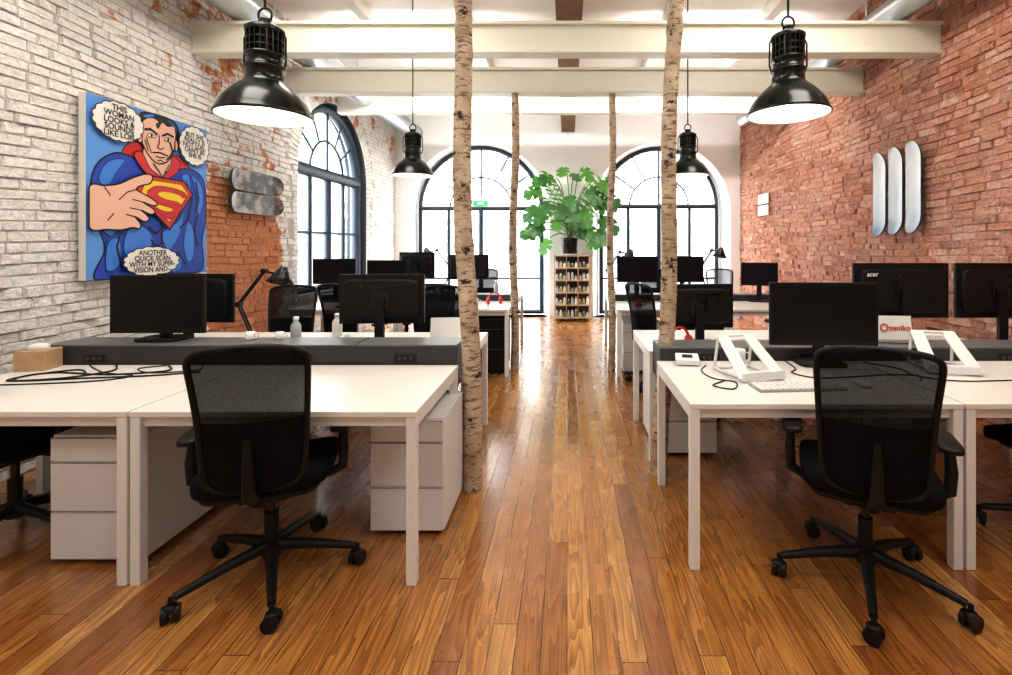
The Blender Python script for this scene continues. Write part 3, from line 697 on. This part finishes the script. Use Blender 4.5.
for k in range(5):
    z=.071+k*(H_-.08)/5
    for i in range(9):
        x=-.29+.0725*i
        c=rnd.choice(cols_); h=rnd.uniform(.08,.15); r=.027
        if min(abs(x-.11),abs(x+.11))<.034: continue
        b.cyl((x,-.07,z),(x,-.07,z+h*.75),r,c,n=12); b.cyl((x,-.07,z+h*.75),(x,-.07,z+h),r*.55,rnd.choice(cols_),n=10)
b.done('glass_bottles',(.10,9.36,0))
# ---------------------------------------------------------------- desk things
def desk_lamp(x,y,z,rz,s=1):
    b=MB(); b.cyl((0,0,0),(0,0,.02),.085,BLK,n=28); b.cyl((0,0,.02),(0,0,.06),.016,BLK)
    b.T=Matrix.Diagonal((s,s,s,1))
    p=[Vector((0,0,.06)),Vector((-.10,0,.29)),Vector((.06,0,.50)),Vector((.17,0,.47))]
    for i in range(2):
        for k in(-.012,.012): b.tube([p[i]+Vector((0,k,0)),p[i+1]+Vector((0,k,0))],.006,BLK,6)
        b.cyl(p[i+1]+Vector((0,-.02,0)),p[i+1]+Vector((0,.02,0)),.016,BLK,n=12)
    b.tube([p[2],p[3]],.007,BLK,6)
    b.T=Matrix.Diagonal((s,s,s,1))@Matrix.Translation(p[3])@Euler((0,.25,0)).to_matrix().to_4x4()
    b.lathe([(0,.06),(.02,.058),(.035,.03),(.05,.0),(.08,-.045),(.076,-.045),(.045,0),(0,.02)],(0,0,0),BLKG,24); b.T=Matrix()
    b.done('desk_lamp',(x,y,z),rz)
desk_lamp(-2.06,3.24,TD,0,1.05); desk_lamp(-1.70,6.70,TD,180,1.25); desk_lamp(1.92,6.72,TD,20,1.25); desk_lamp(.66,6.75,TD,0,1.2)
def mug(x,y,z,m,r=.038,h=.09):
    b=MB(); b.lathe([(0,0),(r*.9,0),(r,.01),(r,h),(r-.004,h),(r-.005,.008),(0,.008)],(0,0,0),m,24)
    b.tube([(r-.003,0,h*.8),(r+.025,0,h*.75),(r+.028,0,h*.35),(r-.003,0,h*.2)],.005,m,6); b.done('coffee_mug',(x,y,z))
def bottle(x,y,z,m,r=.033,h=.22):
    b=MB(); b.lathe([(0,0),(r,0),(r,h*.68),(r*.9,h*.76),(r*.45,h*.86),(r*.45,h*.9)],(0,0,0),m,20); b.lathe([(r*.55,h*.9),(r*.55,h),(0,h)],(0,0,0),ALU,16); b.done('water_bottle',(x,y,z))
GL=mat('frosted_bottle',(.42,.47,.49),.15,var=.05)
bottle(-1.80,3.26,TD,GL); bottle(-1.60,3.42,TD,PAPER,h=.22); mug(-1.90,3.2,TD,PAPER); mug(-1.50,3.3,TD,ALU); mug(-1.95,3.02,TB,PAPER,.026,.05); mug(-1.78,3.04,TB,PAPER,.024,.045)
mug(1.0,2.86,TD,PAPER); mug(-1.05,5.6,TD,PAPER); bottle(-.95,6.6,TD,GL); mug(.8,5.5,TD,REDP)
def laptop_stand(x,y,z,rz):
    b=MB()
    def pl(u,v,o=0): return Vector((u*.13,-.12+.25*v,.02+.17*v+o))
    def bar(u0,v0,u1,v1,w=.016):
        a=pl(u0,v0);c=pl(u1,v1); b.tube([a,c],w/2,LEGW,6)
    for a in((-1,0,1,0),(-.8,1,.8,1),(-1,0,-.8,1),(1,0,.8,1),(-.55,.12,-.4,.9),(.55,.12,.4,.9),(-.55,.12,.55,.12),(-.4,.9,.4,.9)): bar(*a)
    for u0,u1 in((-1,-.5),(.5,1)):
        vs=[pl(u0,.0),pl(u1*.98,.0),pl(u1*.75,1),pl(u0*.75,1)]
        vs+= [v+Vector((0,-.003,.006)) for v in vs]
        b.add(vs,[(3,2,1,0),(4,5,6,7),(0,1,5,4),(1,2,6,5),(2,3,7,6),(3,0,4,7)],LEGW)
    for k in(-1,1):
        b.tube([(k*.10,-.12,.018),(k*.11,.16,.008)],.008,LEGW,8); b.tube([(k*.11,.16,.008),pl(k*.8,1)],.008,LEGW,8)
    b.tube([(-.11,.16,.008),(.11,.16,.008)],.008,LEGW,8); b.box((0,-.128,.03),(.24,.010,.04),LEGW)
    b.done('laptop_stand',(x,y,z),rz)
laptop_stand(.97,2.62,TD,14); laptop_stand(2.10,2.74,TD,-14)
def keyboard(x,y,z,rz,m=KEYB,k=PAPER):
    b=MB(); b.box((0,0,.006),(.43,.13,.012),m)
    for r in range(5):
        for c in range(15):
            b.box((-.196+c*.028,-.048+r*.024,.014),(.022,.018,.006),k)
    b.done('keyboard',(x,y,z),rz,bevel=.001)
keyboard(1.12,2.39,TD,4); keyboard(-2.35,5.5,TD,0,BLK,BLKG)
def mouse(x,y,z,m): 
    b=MB(); b.sup((0,0,.015),(.06,.105,.03),m,.8,20,8); b.done('computer_mouse',(x,y,z))
mouse(1.46,2.42,TD,PAPER); mouse(2.6,2.45,TD,BLK)
def cable(pts,z=TD,m=BLK,r=.0035,name='power_cable'):
    P=[Vector((x,y,r+.0005)) for x,y in pts]; out=[]
    for i in range(len(P)-1):
        p0,p1,p2,p3=P[max(i-1,0)],P[i],P[i+1],P[min(i+2,len(P)-1)]
        for k in range(8):
            t=k/8; out.append(.5*((2*p1)+(-p0+p2)*t+(2*p0-5*p1+4*p2-p3)*t*t+(-p0+3*p1-3*p2+p3)*t**3))
    out.append(P[-1]); b=MB(); b.tube(out,r,m,6); b.done(name,(0,0,z))
cable([(-2.30,2.83),(-2.2,2.70),(-2.45,2.62),(-2.75,2.66),(-2.86,2.6),(-2.80,2.5),(-2.5,2.55),(-2.2,2.6),(-2.0,2.68)],r=.0045)
cable([(-2.6,2.83),(-2.5,2.7),(-2.62,2.55),(-2.85,2.50),(-2.84,2.62),(-2.7,2.72),(-2.55,2.6)],r=.0045)
cable([(-2.1,2.83),(-2.05,2.72),(-2.25,2.66),(-2.4,2.75),(-2.3,2.82)])
cable([(-2.75,2.83),(-2.66,2.76),(-2.5,2.66),(-2.3,2.60),(-2.4,2.5),(-2.7,2.44),(-2.95,2.42)])
cable([(.80,2.83),(.74,2.70),(.76,2.55),(.85,2.48),(.80,2.36),(.72,2.42),(.80,2.50)])
cable([(1.3,2.92),(1.28,2.75),(1.22,2.66),(1.3,2.56),(1.5,2.58),(1.7,2.62),(1.86,2.6),(1.8,2.5)])
cable([(1.75,2.9),(1.86,2.75),(1.85,2.6),(2.0,2.5),(2.35,2.52),(2.7,2.55),(2.9,2.6)])
b=MB(); b.box((0,0,.055),(.15,.12,.11),WOODL); b.sup((0,0,.12),(.10,.07,.05),PAPER,.8,14,6); b.done('tissue_box',(-2.97,2.76,TD),12,bevel=.003)
b=MB(); b.box((0,0,.003),(.21,.29,.006),PAPER); b.box((.03,.02,.012),(.19,.25,.012),GL); b.done('paper_stack',(-.86,3.30,TD),20)
b=MB(); b.box((0,0,.085),(.30,.04,.15),PAPER,rot=(-.25,0,0)); b.done('box_file',(-.85,3.62,TD),5)
b=MB(); b.box((0,0,.095),(.20,.012,.15),PAPER,rot=(-.15,0,0)); b.box((0,.03,.012),(.20,.07,.018),PAPER)
b.T=Matrix.Translation((-.065,-.012,.098))@Euler((-.15,0,0)).to_matrix().to_4x4()
b.tube([(.022*math.cos(t),0,.022*math.sin(t)) for t in[2*pi*i/20 for i in range(20)]],.004,REDP,6,closed=True); b.T=Matrix()
cd=b.done('desk_sign',(2.06,3.09,.81),-6,bevel=.001)
t=text(cd,"zeniko",.048,(.028,-.010,.094),REDP,rot=(pi/2-.15,0,0))
b=MB(); b.box((0,0,.02),(.13,.10,.03),PAPER,rot=(.2,0,0)); b.box((0,-.0,.038),(.06,.04,.004),BLK,rot=(.2,0,0)); b.done('desk_phone',(.70,2.86,TD+.012),-8,bevel=.004)
def headset(x,y,z,m):
    b=MB(); b.tube([(.075*math.cos(t),0,.055+.085*math.sin(t)) for t in[pi*i/14 for i in range(15)]],.009,m,8)
    for k in(-1,1): b.sup((k*.075,0,.045),(.04,.075,.085),m,.8,16,8)
    b.done('headphones',(x,y,z),25)
headset(.76,3.31,TD,REDP); headset(-.85,5.75,TD,REDP)
b=MB(); b.box((0,0,.15),(.34,.26,.30),CARD); b.box((0,0,.302),(.06,.262,.004),WOODL); b.done('cardboard_box',(2.05,2.80,0),8,bevel=.003)
b=MB(); b.box((0,0,.70),(1.0,.6,.03),DESKW)
for x in(-.46,.46):
    for y in(-.26,.26): b.box((x,y,.343),(.04,.04,.685),LEGW)
b.done('side_table',(-2.75,8.7,0),bevel=.003)
# ---------------------------------------------------------------- world, sun, camera
w=bpy.data.worlds.new('sky'); scene.world=w; w.use_nodes=True; bg=w.node_tree.nodes['Background']
bg.inputs[0].default_value=(.88,.94,1,1); bg.inputs[1].default_value=14.0
sun=bpy.data.lights.new('sun','SUN'); sun.energy=3; sun.angle=.05; so=bpy.data.objects.new('sun',sun); COL.objects.link(so); so.rotation_euler=(math.radians(50),0,math.radians(20))
cam=bpy.data.cameras.new('camera'); co=bpy.data.objects.new('camera',cam); COL.objects.link(co)
cam.sensor_width=36; cam.lens=491/1012*36; cam.shift_x=-61/1012; cam.shift_y=-92.5/1012; cam.clip_start=.05
co.location=(0,0,1.426); co.rotation_euler=(pi/2,0,0); scene.camera=co
scene.view_settings.view_transform='Standard'; scene.view_settings.look='None'; scene.view_settings.exposure=.5; scene.view_settings.gamma=.88
